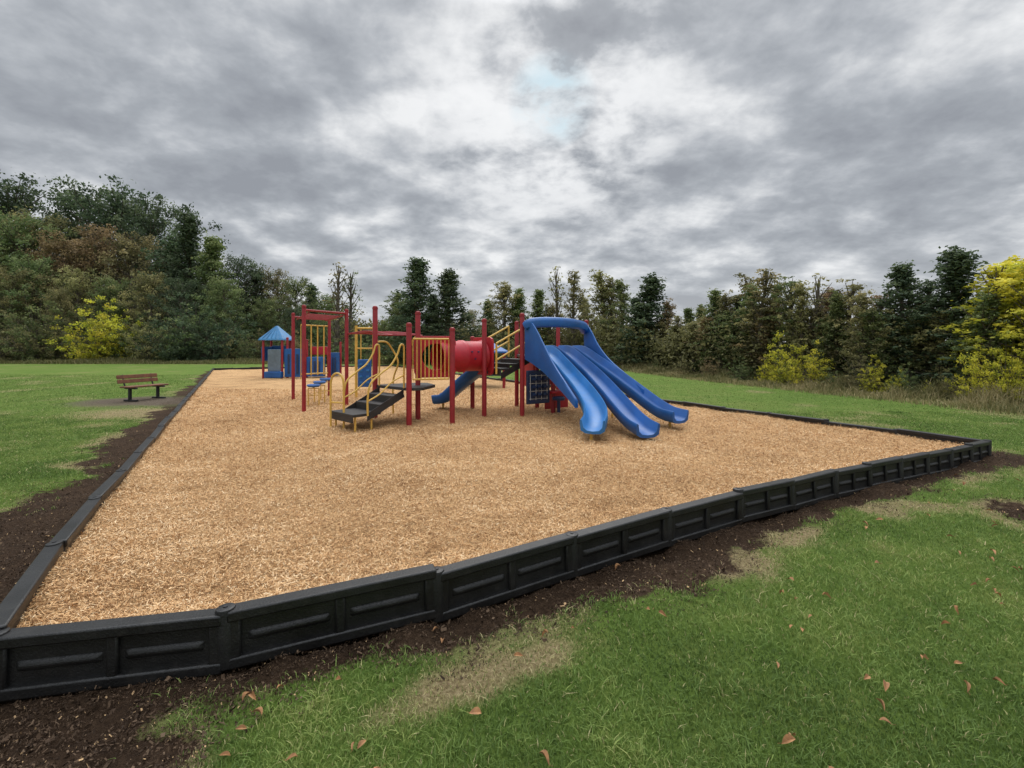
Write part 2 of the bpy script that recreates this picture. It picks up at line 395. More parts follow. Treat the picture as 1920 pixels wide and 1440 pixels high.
h=(.004+.028*cl+.012*tex)*rng.uniform(.5,1.2,len(x))*(1-.3*dv)
sh=np.clip(.02+.80*fbm(x*2.2,y*2.2,63)+.4*(cl-.5)+.3*(fbm(x*.6,y*.6,64)-.5)+rng.normal(0,.16,len(x)),0,.84)
sh=np.where(rng.random(len(x))<.03+.75*dv,rng.uniform(.9,1,len(x)),sh)
wd=.0013+.00042*y
blades('grass',x,y,gz(x,y),h,wd*rng.uniform(.7,1.5,len(x)),sh,L_grass,1.1,'short green lawn grass with a few dry blades','grass')

# ---------------------------------------------------------------- border timbers
def border_mesh():
    m=MB()
    m.box((.5,.010,.145),(.985,.050,.25))
    m.box((.5,0,.272),(.985,.095,.056))
    m.box((.5,-.002,.030),(.985,.082,.058))
    for xx,w in ((.035,.06),(.5,.05),(.960,.065)): m.box((xx,-.001,.15),(w,.074,.21))
    for xa,xb in ((.085,.46),(.54,.91)):
        z0,z1=.132,.160;vs=[]
        for (dx_,y_,za,zb) in ((0,-.010,z0-.016,z1+.016),(.03,-.031,z0,z1)):
            vs+=[(xa+dx_,y_,za),(xb-dx_,y_,za),(xb-dx_,y_,zb),(xa+dx_,y_,zb)]
        m.add(vs,[(0,1,2,3),(4,7,6,5),(0,4,5,1),(1,5,6,2),(2,6,7,3),(3,7,4,0)])
    return m
bm0=border_mesh().obj('landscape_edging',M_bord,bevel=.010)
k2=MB();k2.tube([(0,0,.01),(0,0,.296),(0,0,.306),(0,0,.310)],[.047,.047,.043,.03],18)
kn0=k2.obj('joint_knuckle',M_bord,parent=bm0)
k3=MB();k3.tube([(0,0,.3105),(0,0,.314)],.012,12)
st0=k3.obj('stake_cap',M_iron,parent=bm0)
tmpl=(bm0,kn0,st0)
PER=[FL]+front[1:]+right+back+leftp
first=True
for i,(a,c2) in enumerate(zip(PER[:-1],PER[1:])):
    a=Vector(a);c2=Vector(c2);d=c2-a
    if first: o,kn,stt=tmpl;first=False
    else:
        o=bm0.copy();COL.objects.link(o)
        kn=kn0.copy();COL.objects.link(kn);kn.parent=o
        stt=st0.copy();COL.objects.link(stt);stt.parent=o
    o.location=(a.x,a.y,random.uniform(-.018,.008))
    o.rotation_euler=(random.uniform(-.03,.03),random.uniform(-.018,.018),math.atan2(d.y,d.x)+random.uniform(-.007,.007))
    L=d.length;o.scale=(L,1,1)
    kn.scale=(1/L,1,1);stt.scale=(1/L,1,1)
    kn.location=(.0,.0,.002);stt.location=(.0,0,.002)
    tag(o,'black recycled plastic edging section with recessed panels, beside bare soil','edging','edging sections around the play area')
o=bm0.copy();COL.objects.link(o);kn=kn0.copy();COL.objects.link(kn);kn.parent=o;st_=st0.copy();COL.objects.link(st_);st_.parent=o
o.location=(-3.5,1.96,0);o.rotation_euler=(0,0,math.atan2(.18,1.06));o.scale=(1.0,1,1)
tag(o,'black recycled plastic edging section with recessed panels, beside bare soil','edging','edging sections around the play area')

# ---------------------------------------------------------------- play structure
ps=empty('play_structure',(-.3,9.6,MZ),'red and yellow playground structure with three blue slides','playground')
def post(x,y,top,parent,r=.052,mat=M_red,base=MZ-.1):
    m=MB();m.tube([(x,y,base),(x,y,top-.03),(x,y,top-.01),(x,y,top)],[r,r,r*.85,r*.4],14)
    m.tube([(x,y,top-.07),(x,y,top-.035)],r*1.12,14)
    return m.obj('post',mat,parent,origin=(x,y,MZ))
for (x,y,t) in [(-1.97,8.67,2.11),(-1.175,8.92,2.03),(-.60,9.81,2.26),(-2.85,9.44,2.5),(-1.93,9.3,2.38),(.22,9.81,2.38),(.93,10.25,1.5),(1.80,11.0,2.3),(.12,11.5,2.3),(1.25,12.3,2.3),(-.95,10.9,1.9),(.62,11.2,1.4)]:
    post(x,y,t,ps)
# decks
m=MB();m.prism([(-1.97,8.67),(-1.72,8.80),(-1.60,9.45),(-1.85,9.95),(-2.2,9.95),(-2.85,9.44)],.80,.86)
m.obj('deck',M_black,ps,bevel=.01)
m=MB();m.prism([(.22,9.81),(1.80,11.0),(1.25,12.3),(.12,11.5)],1.40,1.46)
m.obj('deck',M_black,ps,bevel=.01)
m=MB();m.prism([(-.60,9.95),(-.3,10.1),(-.3,10.8),(-.90,10.85)],1.06,1.12)
m.obj('deck',M_black,ps,bevel=.01)
# stairs
def stair(a,b,z0,z1,n,width,name='stair',first=0.):
    a=Vector((a[0],a[1]));b=Vector((b[0],b[1]));d=(b-a);ang=math.atan2(d.y,d.x);e=pempty(name,(a.x,a.y,MZ),ps)
    dn=d.normalized();ln=Vector((-dn.y,dn.x))
    for i in range(n):
        c=a+d*((i+.5)/n);z=z0+(z1-z0)*(i+(0 if first else 1))/(n if first else n+1)
        dep=d.length/n+.05
        if i==0 and first: c=c-dn*first/2;dep+=first
        m=MB()
        m.box((c.x,c.y,z),(dep,width,.05),ang)
        m.box((c.x-dn.x*(dep/2-.012),c.y-dn.y*(dep/2-.012),z-.075),(.02,width-.02,.10),ang)
        m.obj('step',M_black,e,bevel=.006)
    m=MB()
    for sg in(-1,1):
        p0=a+ln*sg*width/2;p1=b+ln*sg*width/2
        P=[(p0.x,p0.y,z0-.12),(p0.x,p0.y,z0+.02),(p1.x,p1.y,z1+.0),(p1.x,p1.y,z1-.16)]
        q=ln*sg*.012
        vs=[(p[0],p[1],p[2]) for p in P]+[(p[0]+q.x,p[1]+q.y,p[2]) for p in P]
        m.add(vs,[(0,1,2,3),(7,6,5,4),(0,4,5,1),(1,5,6,2),(2,6,7,3),(3,7,4,0)])
    m.obj('stringer',M_black,e)
    return e,dn,ln
SA=Vector((-2.93,8.48))
e,dn,ln=stair((SA.x,SA.y),(-2.41,9.05),.42,.83,3,.84,first=.26)
for sg in(-1,1):
    for t in(-.2,.12):
        m=MB()
        p=SA+dn*t+ln*sg*.36
        m.tube([(p.x,p.y,MZ-.05),(p.x,p.y,.40)],.02,8)
        m.obj('leg',M_yel,e)
for sg in(-1,1):
    p0=SA+ln*sg*.44
    def q(t,z): p=p0+dn*t; return (p.x,p.y,z)
    m=MB()
    m.tube(cat_spline([q(.0,.40),q(.0,.70),q(.06,.98),q(.28,1.16),q(.48,1.30),q(.62,1.50),q(.68,1.66),q(.73,1.69),q(.77,1.62),q(.77,1.2),q(.77,.85)],6),.019,8)
    m.tube(cat_spline([q(.0,.66),q(.25,.78),q(.5,.98),q(.77,1.1)],5),.015,8)
    m.obj('handrail',M_yel,e)
m=MB()
m.tube(cat_spline([(-3.36,8.4,MZ-.05),(-3.36,8.4,.8),(-3.34,8.4,1.07),(-3.22,8.35,1.16),(-3.10,8.3,1.07),(-3.08,8.3,.8),(-3.08,8.3,MZ-.05)],6),.02,8)
m.tube([(-3.36,8.4,.62),(-3.08,8.3,.62)],.016,8)
m.obj('grab_handle',M_yel,ps)
# yellow barrier
m=MB();A=Vector((-1.90,8.69,0));B=Vector((-1.24,8.90,0))
for z in(1.02,1.80): m.tube([(A.x,A.y,z),(B.x,B.y,z)],.018,8)
for i in range(10):
    p=A.lerp(B,i/9);m.tube([(p.x,p.y,1.02),(p.x,p.y,1.80)],.010,6)
m.obj('barrier',M_yel,ps)
# tunnel
tn=pempty('tunnel',(-1.3,10.1,1.1),ps)
def holepanel(c,nrm,w,r,th,nseg=40,z=1.44):
    c=Vector((c[0],c[1],z));n=Vector((nrm[0],nrm[1],0)).normalized();a=Vector((-n.y,n.x,0));m=MB();vs=[]
    for s in(-1,1):
        for k in range(nseg):
            th_=2*math.pi*k/nseg;ca,sa=math.cos(th_),math.sin(th_)
            f=w/2/max(abs(ca),abs(sa)) ; f=min(f,w/2*1.3)
            vs.append(c+n*s*th/2+a*ca*f+Vector((0,0,sa*f)))
            vs.append(c+n*s*th/2+a*ca*r+Vector((0,0,sa*r)))
    fs=[];M=2*nseg
    for k in range(nseg):
        k2=(k+1)%nseg
        fs+=[(2*k,2*k2,2*k2+1,2*k+1),(M+2*k,M+2*k+1,M+2*k2+1,M+2*k2),(2*k,M+2*k,M+2*k2,2*k2),(2*k+1,2*k2+1,M+2*k2+1,M+2*k+1)]
    m.add(vs,fs);return m
Aa=(-1.60,9.50);Bb=(-.66,10.20);nr=(Bb[0]-Aa[0],Bb[1]-Aa[1])
holepanel((-1.60,9.44),(-.25,.97),.86,.27,.05).obj('end_panel',M_redpl,tn,bevel=.008)
holepanel(Bb,nr,.84,.31,.05).obj('end_panel',M_redpl,tn,bevel=.008)
m=MB();n=Vector((nr[0],nr[1],0)).normalized();a=Vector((-n.y,n.x,0));vs=[];K=40
stn=[(0.03,.31),(.07,.34),(.12,.33),(.45,.33),(.48,.35),(.55,.35),(.58,.33),(.92,.33),(.96,.36),(1,.33),(1,.312),(.5,.312),(0.03,.295)]
for (t,r) in stn:
    c=Vector((Aa[0],Aa[1],1.44)).lerp(Vector((Bb[0],Bb[1],1.44)),t)
    for k in range(K):
        th=2*math.pi*k/K;vs.append(c+a*math.cos(th)*r+Vector((0,0,math.sin(th)*r)))
q=len(stn)
m.add(vs,[(i*K+k,((i+1)%q)*K+k,((i+1)%q)*K+(k+1)%K,i*K+(k+1)%K) for i in range(q) for k in range(K)])
m.obj('tube',M_redpl,tn)
c=Vector((-.98,9.96,1.44))-a*.345
for dz,dx in((.1,-.08),(.1,.08),(-.05,0)):
    m=MB();p=c+n*dx+Vector((0,0,dz));m.tube([p+a*.03,p-a*.006],.016,10)
    m.obj('bolt_cap',M_navy,tn)
# upper stair
e2,dn2,ln2=stair((-.46,10.15),(.17,10.6),1.06,1.44,3,.75)
for sg in(-1,1):
    p0=Vector((-.46,10.15))+ln2*sg*.38
    def q(t,z): p=p0+dn2*t; return (p.x,p.y,z)
    m=MB()
    m.tube([q(-.12,1.72),q(.74,2.14)],.022,8);m.tube([q(-.12,1.36),q(.74,1.78)],.022,8);m.tube([q(-.12,1.06),q(-.12,1.72)],.022,8);m.tube([q(.74,1.4),q(.74,2.14)],.022,8)
    m.obj('handrail',M_yel,e2)
# chutes
PROF=[(-.255,.0),(-.27,.13),(-.265,.185),(-.245,.20),(-.225,.185),(-.20,.06),(-.13,.005),(0,-.01),(.13,.005),(.20,.06),(.225,.185),(.245,.20),(.265,.185),(.27,.13),(.255,.0),(.16,-.05),(0,-.06),(-.16,-.05)]
def chute(pts,mat,name='slide',w=1.,legs=()):
    e=pempty(name,(pts[-1][0],pts[-1][1],MZ),ps)
    m=MB();m.sweep(cat_spline(pts,8),[(u*w,v*.9) for u,v in PROF]);m.obj('chute',mat,e,angle=60)
    for (x,y,z) in legs:
        m=MB();m.tube([(x,y,MZ-.1),(x,y,z)],.026,10);m.obj('leg',M_yel,e)
    return e
WS=.75
chute([(.56,10.35,1.50),(.75,9.95,1.47),(.92,9.5,1.28),(1.12,9.0,1.02),(1.32,8.45,.74),(1.43,7.95,.50),(1.39,7.55,.36),(1.28,7.2,.31)],M_bluel,w=WS,legs=[(1.28,7.32,.27)])
chute([(.95,10.7,1.50),(1.16,10.3,1.48),(1.41,9.75,1.24),(1.64,9.2,.98),(1.83,8.6,.70),(1.99,8.0,.43),(2.09,7.55,.29),(2.16,7.2,.25)],M_blue,w=WS,legs=[(2.10,7.5,.22)])
chute([(1.33,11.05,1.50),(1.56,10.65,1.48),(1.83,10.22,1.26),(2.13,9.72,1.0),(2.43,9.22,.72),(2.71,8.75,.46),(2.87,8.45,.35),(3.03,8.15,.32)],M_blue,w=WS,legs=[(2.91,8.35,.28),(2.15,9.7,.95)])
chute([(-.5,10.45,1.12),(-.72,10.55,1.04),(-1.0,10.65,.84),(-1.3,10.75,.58),(-1.55,10.82,.38),(-1.80,10.88,.33)],M_blue,w=1.05,legs=[(-1.65,10.85,.3)])
# hood
hd=pempty('slide_hood',(1,10.3,1.5),ps)
def plate(st,th,side):
    m=MB();P=cat_spline([(s[0],s[1],s[2]) for s in st],6);Q=cat_spline([(s[0],s[1],s[3]) for s in st],6);k=len(P);vs=[]
    for i in range(k):
        t=P[min(i+1,k-1)]-P[max(i-1,0)];l=Vector((t.y,-t.x,0)).normalized()*th/2
        h=Q[i]-P[i]
        vs+=[P[i]-l,P[i]+l,P[i]+h*.85+l,Q[i]+l*.5,Q[i]-l*.5,P[i]+h*.85-l]
    fs=[(i*6+j,i*6+(j+1)%6,(i+1)*6+(j+1)%6,(i+1)*6+j) for i in range(k-1) for j in range(6)]+[tuple(range(6)),tuple((k-1)*6+5-j for j in range(6))]
    m.add(vs,fs);return m
plate([(.30,9.74,1.38,2.22),(.40,9.58,1.32,2.18),(.52,9.40,1.24,1.98),(.66,9.15,1.13,1.66),(.82,8.8,.96,1.30),(1.0,8.35,.75,.97),(1.14,8.0,.57,.72)],.06,-1).obj('side_panel',M_blue,hd,angle=60)
plate([(1.76,10.92,1.50,2.20),(1.80,10.8,1.50,2.16),(1.88,10.64,1.44,1.98),(1.99,10.42,1.28,1.68),(2.16,10.1,1.12,1.38),(2.38,9.72,.92,1.12),(2.68,9.15,.62,.80)],.06,1).obj('side_panel',M_blue,hd,angle=60)
m=MB();pr=[(-.09,-.10),(-.11,0),(-.08,.07),(0,.09),(.08,.07),(.11,0),(.09,-.10),(0,-.13)]
m.sweep(cat_spline([(.30,9.72,2.09),(.42,9.66,2.17),(.80,9.80,2.20),(1.25,10.15,2.20),(1.62,10.6,2.16),(1.77,10.92,2.06)],8),pr)
m.obj('top_arch',M_blue,hd,angle=60)
m=MB();m.box((.45,11.65,1.0),(.06,.6,.75),.4);m.obj('back_panel',M_redpl,ps,bevel=.01)
# game panel
gp=pempty('game_panel',(.55,10.0,.7),ps)
ang=math.atan2(.44,.71)
m=MB();m.box((.575,10.03,.76),(.62,.05,.74),ang);m.obj('frame',M_navy,gp,bevel=.02)
dx,dy=math.cos(ang),math.sin(ang);nx,ny=dy,-dx
for i in range(3):
    for j in range(3):
        m=MB()
        cx=.575+dx*(i-1)*.15+nx*.035;cy=10.03+dy*(i-1)*.15+ny*.035
        z=.76+(j-1)*.17
        m.tube([(cx-dx*.05,cy-dy*.05,z),(cx+dx*.05,cy+dy*.05,z)],.045,8)
        m.obj('game_block',M_navy,gp)
m=MB()
for i in(-1.5,-.5,.5,1.5):
    cx=.575+dx*i*.15+nx*.03;cy=10.03+dy*i*.15+ny*.03
    m.box((cx,cy,.76),(.008,.012,.56),ang)
for j in(-1.5,-.5,.5,1.5):
    m.box((.575+nx*.03,10.03+ny*.03,.76+j*.17),(.5,.012,.008),ang)
m.obj('grid_line',M_white,gp)
m=MB();m.box((1.12,10.65,1.0),(.75,.05,.46),.6);m.box((1.15,10.5,.62),(.85,.36,.06),.6);m.box((1.05,10.7,.38),(.7,.05,.36),.6)
m.obj('shop_counter',M_redpl,ps,bevel=.02)
m=MB();m.tube([(1.05,10.2,MZ-.05),(1.05,10.2,.45)],.04,10);m.tube([(1.05,10.2,.45),(1.05,10.2,.5),(1.05,10.2,.53)],[.14,.15,.12],16);m.obj('stool',M_navy,ps)
# overhead truss
m=MB()
R1=cat_spline([(-4.2,11.65,1.98),(-3.6,11.0,2.02),(-3.1,10.4,1.98),(-2.6,9.85,1.90)],6);R2=cat_spline([(-3.75,12.0,1.98),(-3.2,11.5,2.02),(-2.6,10.85,1.98),(-2.05,10.3,1.90)],6)
m.tube(R1,.020,8);m.tube(R2,.020,8)
for i in range(0,len(R1)-2,2):
    m.tube([R1[i],R2[i+1]],.014,6);m.tube([R2[i+1],R1[i+2]],.014,6)
m.tube([R1[-1],(-2.85,9.44,1.9)],.02,8);m.tube([R2[-1],(-1.93,9.3,1.88)],.02,8)
m.obj('overhead_climber',M_red,ps)
for pts in ([(-2.3,10.2,MZ-.05),(-2.3,10.2,1.2),(-2.28,10.18,1.6),(-2.18,10.05,1.82),(-2.0,9.8,1.9),(-1.93,9.35,1.88)],[(-2.62,10.0,MZ-.05),(-2.62,10.0,.9),(-2.5,9.95,1.3),(-2.62,9.9,1.6),(-2.7,9.7,1.75),(-2.85,9.44,1.75)]):
    m=MB();m.tube(cat_spline(pts,6),.02,8);m.obj('climbing_pole',M_yel,ps)

# overhead ladder frame
ol=empty('overhead_ladder',(-5.2,12.2,MZ),'red overhead bar frame with yellow hanging climbing poles','climbing frame')
AA=(-4.82,10.5);BB=(-4.25,11.65);CC=(-6.25,12.95);DD=(-5.6,13.9)
for p in(AA,BB,CC,DD): post(p[0],p[1],2.62,ol,.046)
m=MB();z=2.5
for p,q in((AA,BB),(CC,DD)): m.tube([(p[0],p[1],z),(q[0],q[1],z)],.028,8)
def lerp(a,b,t): return (a[0]+(b[0]-a[0])*t,a[1]+(b[1]-a[1])*t)
a1,a2=lerp(AA,BB,.1),lerp(CC,DD,.1);b1,b2=lerp(AA,BB,.9),lerp(CC,DD,.9)
m.tube([(*a1,z-.06),(*a2,z-.06)],.022,8);m.tube([(*b1,z-.06),(*b2,z-.06)],.022,8)
for i in range(1,8):
    p=lerp(a1,a2,i/8);q=lerp(b1,b2,i/8);m.tube([(*p,z-.06),(*q,z-.06)],.014,6)
m.obj('top_rail',M_red,ol)
m=MB()
for t in(.3,.48,.66,.84):
    p=lerp(CC,DD,t);m.tube([(*p,.8),(*p,2.3)],.02,8)
p=lerp(CC,DD,.2);q=lerp(CC,DD,.95)
m.tube([(*p,2.28),(*q,2.28)],.02,8);m.tube([(*p,.85),(*q,.85)],.02,8);m.tube([(*p,.7),(*p,2.3)],.012,6)
m.obj('climbing_pole',M_yel,ol)
# stepping pods
for (x,y,z) in((-5.12,11.7,.66),(-5.2,12.25,.70),(-5.28,12.85,.74)):
    sp=empty('stepping_pod',(x,y,MZ),'round blue stepping pod on a yellow frame leg over wood chips','stepping pod','stepping pods beside the overhead bars')
    m=MB();m.tube([(x,y,z-.05),(x,y,z-.01),(x,y,z+.02)],[.13,.17,.15],18);m.obj('seat',M_blue,sp)
    m=MB();m.tube([(x-.14,y,MZ-.05),(x-.14,y,z-.09),(x+.14,y,z-.09),(x+.14,y,MZ-.05)],.017,8);m.tube([(x,y,z-.09),(x,y,z-.04)],.03,8);m.tube([(x-.14,y,.4),(x+.14,y,.4)],.013,6)
    m.obj('leg',M_yel,sp)
# climbing wall
cw=empty('climbing_wall',(-4.4,13.5,MZ),'yellow framed climber with a blue hand-hold panel','climber')
for x in(-4.64,-4.12):
    m=MB();m.tube([(x,13.5,MZ-.1),(x,13.5,2.28)],.04,10);m.obj('post',M_yel,cw)
m=MB();m.tube([(-4.64,13.5,2.2),(-4.12,13.5,2.2)],.03,8);m.tube([(-4.64,13.5,1.6),(-4.12,13.5,1.6)],.02,8);m.tube([(-4.5,13.5,1.2),(-4.5,13.5,2.2)],.015,6);m.obj('top_rail',M_yel,cw)
m=MB();m.box((-4.38,13.48,.86),(.40,.06,.82));m.obj('panel',M_blue,cw,bevel=.02)
for i in range(4):
    for j in range(2):
        m=MB();m.box((-4.48+j*.2,13.44,.58+i*.18),(.09,.03,.06));m.obj('hand_hold',M_bluel,cw,bevel=.01)
# far play house
ph=empty('play_house',(-11.4,22,MZ),'small red and blue playhouse with pyramid roof and grey panel','playhouse')
for (x,y) in((-11.85,21.6),(-10.95,21.6),(-12.0,22.6),(-11.05,22.6)): post(x,y,2.05,ph,.055)
m=MB();
for z0,z1,w0,w1 in((1.96,2.03,.60,.57),(2.03,2.66,.57,.04)):
    c=(-11.45,22.1);vs=[(c[0]+sx*w,c[1]+sy*w,z) for z,w in((z0,w0),(z1,w1)) for sx,sy in((-1,-1),(1,-1),(1,1),(-1,1))]
    m.add(vs,[(0,1,5,4),(1,2,6,5),(2,3,7,6),(3,0,4,7),(3,2,1,0),(4,5,6,7)])
for k in range(-2,3):
    m.tube([(-11.45+k*.21,21.52,2.06),(-11.45+k*.02,22.05,2.64)],.014,5)
m.obj('roof',M_roof,ph,smooth=False)
m=MB();m.box((-11.30,21.55,1.0),(.62,.05,1.05));m.obj('panel',M_grey,ph,bevel=.03)
m=MB();m.box((-11.30,21.52,.32),(.8,.3,.3));m.obj('step',M_blue,ph,bevel=.03)
m=MB();m.box((-11.95,22.1,1.3),(.05,.9,.7));m.obj('wall',M_blue,ph,bevel=.02)
m=MB();m.box((-11.5,22.6,1.3),(.95,.05,.8));m.obj('wall',M_blue,ph,bevel=.02)
for (x,w,h,y) in((-10.45,.85,1.35,21.8),(-9.55,.8,.95,22.1),(-8.95,.5,1.15,22.8)):
    m=MB();m.box((x,y,MZ+h/2+.05),(w,.3,h),.1)
    for k in(-.22,0,.22): m.box((x+k*w*1.1,y-.17,MZ+h/2),(w*.12,.03,h*.7),.1,1)
    m.obj('panel',[M_blue,M_navy],ph,bevel=.02)
for (x,y,t) in((-10.75,21.7,2.1),(-9.95,22.0,2.0),(-9.0,22.2,1.6),(-8.7,23,1.9)): post(x,y,t,ph,.055)
m=MB();m.box((-9.6,22.6,1.45),(.9,.05,.4),.1);m.obj('railing_panel',M_redpl,ph,bevel=.02)
# canopy behind
cp=empty('play_canopy',(-1,17,MZ),'low blue pyramid canopy on red posts','canopy')
for (x,y) in((-1.75,16.6),(-.3,16.6),(-1.75,17.8),(-.3,17.8)): post(x,y,1.5,cp,.05)
m=MB();c=(-1.0,17.2);vs=[(c[0]+sx*w,c[1]+sy*w,z) for z,w in((1.42,.85),(1.48,.85),(1.93,.06)) for sx,sy in((-1,-1),(1,-1),(1,1),(-1,1))]
m.add(vs,[(0,1,5,4),(1,2,6,5),(2,3,7,6),(3,0,4,7),(4,5,9,8),(5,6,10,9),(6,7,11,10),(7,4,8,11),(3,2,1,0),(8,9,10,11)])
m.obj('roof',M_blue,cp,smooth=False)
m=MB();m.box((-1.0,17.2,.6),(1.3,.9,.06));m.box((-1.0,16.7,.9),(1.2,.05,.5));m.obj('deck',M_navy,cp)
# bench
bx,by=-11.5,14.1;bz=float(gz(np.array([bx]),np.array([by]))[0])
be=empty('park_bench',(bx,by,bz),'brown plank park bench with dark metal legs on worn dirt','bench')
m=MB()
for k in range(3): m.box((bx-.02+k*.135,by,bz+.44),(.12,1.2,.045),0)
m.obj('seat',M_wood,be,bevel=.008)
m=MB()
for k in range(2): m.box((bx-.16-k*.035,by,bz+.60+k*.135),(.04,1.2,.115),0,tilt=(0,-.2))
m.obj('backrest',M_wood,be,bevel=.008)
for s in(-.42,.42):
    m=MB();m.box((bx+.12,by+s,bz+.395),(.46,.06,.045));m.box((bx+.08,by+s,bz+.2),(.07,.07,.42));m.box((bx+.12,by+s,bz+.03),(.5,.07,.05))
    m.tube([(bx-.1,by+s,bz+.4),(bx-.17,by+s,bz+.6),(bx-.22,by+s,bz+.80)],.022,8);m.obj('leg',M_iron,be,bevel=.006)
be.rotation_euler=(0,0,math.radians(-14))

# ---------------------------------------------------------------- fallen leaves
def leafshape():
    m=MB();pts=[];n=7
    for i in range(n):
        t=i/(n-1);w=.5*math.sin(math.pi*min(1,t*1.02))**.8*.55;pts.append((t-.5,w))
    vs=[];
    for i,(x,w) in enumerate(pts):
        zc=.22*math.sin(3*x+1)
        vs+=[(x,-w,zc+.35*w*2),(x,0,zc),(x,w,zc+.45*w*2)]
    m.add(vs,[(i*3+j,(i+1)*3+j,(i+1)*3+j+1,i*3+j+1) for i in range(n-1) for j in(0,1)])
    m.tube([(-.5,0,.0),(-.75,.02,.03)],.012,5)
    return m
lf0=leafshape().obj('fallen_leaf',M_dead,None)
spots=[]
while len(spots)<80:
    y=random.uniform(1.5,7);x=random.uniform(-.9,1.15)*y
    if inside(np.array([x]),np.array([y]))[0] or y>5.5 and random.random()<.4: continue
    if soilval(np.array([x]),np.array([y]))[0]>-.02 and random.random()<.75: continue
    if x<-3: continue
    spots.append((x,y))
for i,(x,y) in enumerate(spots):
    o=lf0 if i==0 else lf0.copy()
    if i: COL.objects.link(o)
    z=float(gz(np.array([x]),np.array([y]))[0]);onG=soilval(np.array([x]),np.array([y]))[0]<0
    s=random.uniform(.032,.06);o.scale=(s,s*random.uniform(.6,1.0),s*random.uniform(.6,1.6))
    o.location=(x,y,z+(.030 if onG else .018));o.rotation_euler=(random.uniform(-.6,.6),random.uniform(-.5,.5),random.uniform(0,6.3))
    tag(o,'curled brown fallen leaf lying on the grass','leaf','fallen leaves on the lawn')

# ---------------------------------------------------------------- trees
def tree_meshes(kind,seed):
    r=np.random.default_rng(seed);tm=MB();cent=[];crad=[];csh=[]
    P=dict(broad=(70,.2,1.0,.30),tall=(60,.2,1.,.17),cone=(120,.05,1.,.19),thin=(46,.2,1.,.11),bare=(40,.18,1.,.12),shrub=(60,.02,1.,.48))[kind]
    nl,t0,t1,R=P
    bend=r.normal(0,.02,2)
    def ax(t): return np.array([bend[0]*math.sin(3*t),bend[1]*math.sin(4*t),t*.97])
    if kind!='shrub':
        tm.tube([ax(t) for t in np.linspace(-.01,.96,9)],[.016*(1-t)**.9+.003 for t in np.linspace(0,1,9)],8)
    off=r.uniform(0,6.28)
    lob=[(r.uniform(0,6.28),r.uniform(.3,.9),r.uniform(.55,1.45)) for _ in range(7)]
    for k in range(nl):
        t=t0+(t1-t0)*((k+.5)/nl)
        if kind in('broad','tall'): t=t0+(t1-t0)*((k+.5)/nl)**.8
        th=off+k*2.399+r.normal(0,.3)
        if kind=='broad': pr=math.sqrt(max(.02,1-((t-.56)/.47)**2))
        elif kind=='tall': pr=math.sqrt(max(.02,1-((t-.5)/.52)**2))*(1.25-.75*t)
        elif kind=='cone': pr=(1-t)**.85*(.7+.3*min(1,t/.15))+.015
        elif kind in('thin','bare'): pr=math.sqrt(max(.03,1-((t-.5)/.52)**2))*(1.2-.6*t)
        else: pr=math.sqrt(max(.04,1-((t-.4)/.62)**2))
        for (la,lt,lm) in lob:
            g=math.exp(-((math.cos(th-la)-1)**2)*2-((t-lt)/.2)**2);pr*=1+(lm-1)*g
        Lr=R*pr*r.uniform(.5,1.25)
        up=0 if kind=='cone' else r.uniform(0,.06)
        base=ax(max(0,t-(.12 if kind!='cone' else .02)-Lr*.2)) if kind!='shrub' else np.array([0,0,0.])
        tip=ax(min(1,t+up))+np.array([math.cos(th)*Lr,math.sin(th)*Lr,-.0 if kind=='cone' else r.normal(0,.01)])
        if kind=='shrub': tip[2]=t*.95*r.uniform(.75,1.12)
        mid=(base+tip)/2+np.array([0,0,-.01 if kind!='shrub' else .08])
        tm.tube([base,mid,tip],[.0045,.003,.001],5,cap=False)
        for j in range(3):
            f=1-(j*.32)*r.uniform(.7,1.1)
            p=base*(1-f)+tip*f if kind!='shrub' else tip*f
            cent.append(p+r.normal(0,.012,3));crad.append({'broad':.055,'shrub':.07,'thin':.03,'bare':.022,'tall':.034,'cone':.036}[kind]*r.uniform(.5,1.25));csh.append(np.clip(r.normal(.42,.2),0,1))
    cent=np.array(cent);crad=np.array(crad);csh=np.array(csh)
    tot=dict(broad=11000,tall=5600,cone=10500,thin=3000,bare=700,shrub=5200)[kind]
    pw=crad**2;pw/=pw.sum();idx=r.choice(len(cent),tot,p=pw)
    d=r.normal(0,1,(tot,3));d/=np.linalg.norm(d,axis=1)[:,None];rad=r.random(tot)**.5*np.where(r.random(tot)<.12,1.7,1)
    pos=cent[idx]+d*(rad*crad[idx])[:,None]*np.array([1,1,.7])
    pos[:,2]=np.maximum(pos[:,2],.01)
    size=.0080*r.uniform(.6,1.5,tot)*(1.0 if kind!='shrub' else 1.8)
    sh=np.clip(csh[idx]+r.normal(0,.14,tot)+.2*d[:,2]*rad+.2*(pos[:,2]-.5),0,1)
    return tm,leafquads(pos,size,sh,r)
def leafquads(pos,size,sh,r):
    n=len(pos);a=r.normal(0,1,(n,3));a/=np.linalg.norm(a,axis=1)[:,None]
    b=r.normal(0,1,(n,3));b-=a*(a*b).sum(1)[:,None];b/=np.linalg.norm(b,axis=1)[:,None]
    s=size[:,None]
    V=np.stack([pos-a*s,pos-b*s*.6-a*s*.1,pos+a*s,pos+b*s*.6-a*s*.1],1).reshape(-1,3)
    return V,np.arange(4*n).reshape(-1,4),sh
LIB={}
for kind,ns in(('broad',4),('tall',5),('cone',4),('thin',5),('bare',2),('shrub',4)):
    LIB[kind]=[]
    for s in range(ns):
        tm,(V,F,sh)=tree_meshes(kind,100+s*17+len(kind)*5)
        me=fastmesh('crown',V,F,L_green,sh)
        t=tm.obj('trunk',M_bark,None);tme=t.data;bpy.data.objects.remove(t)
        LIB[kind].append((tme,me))
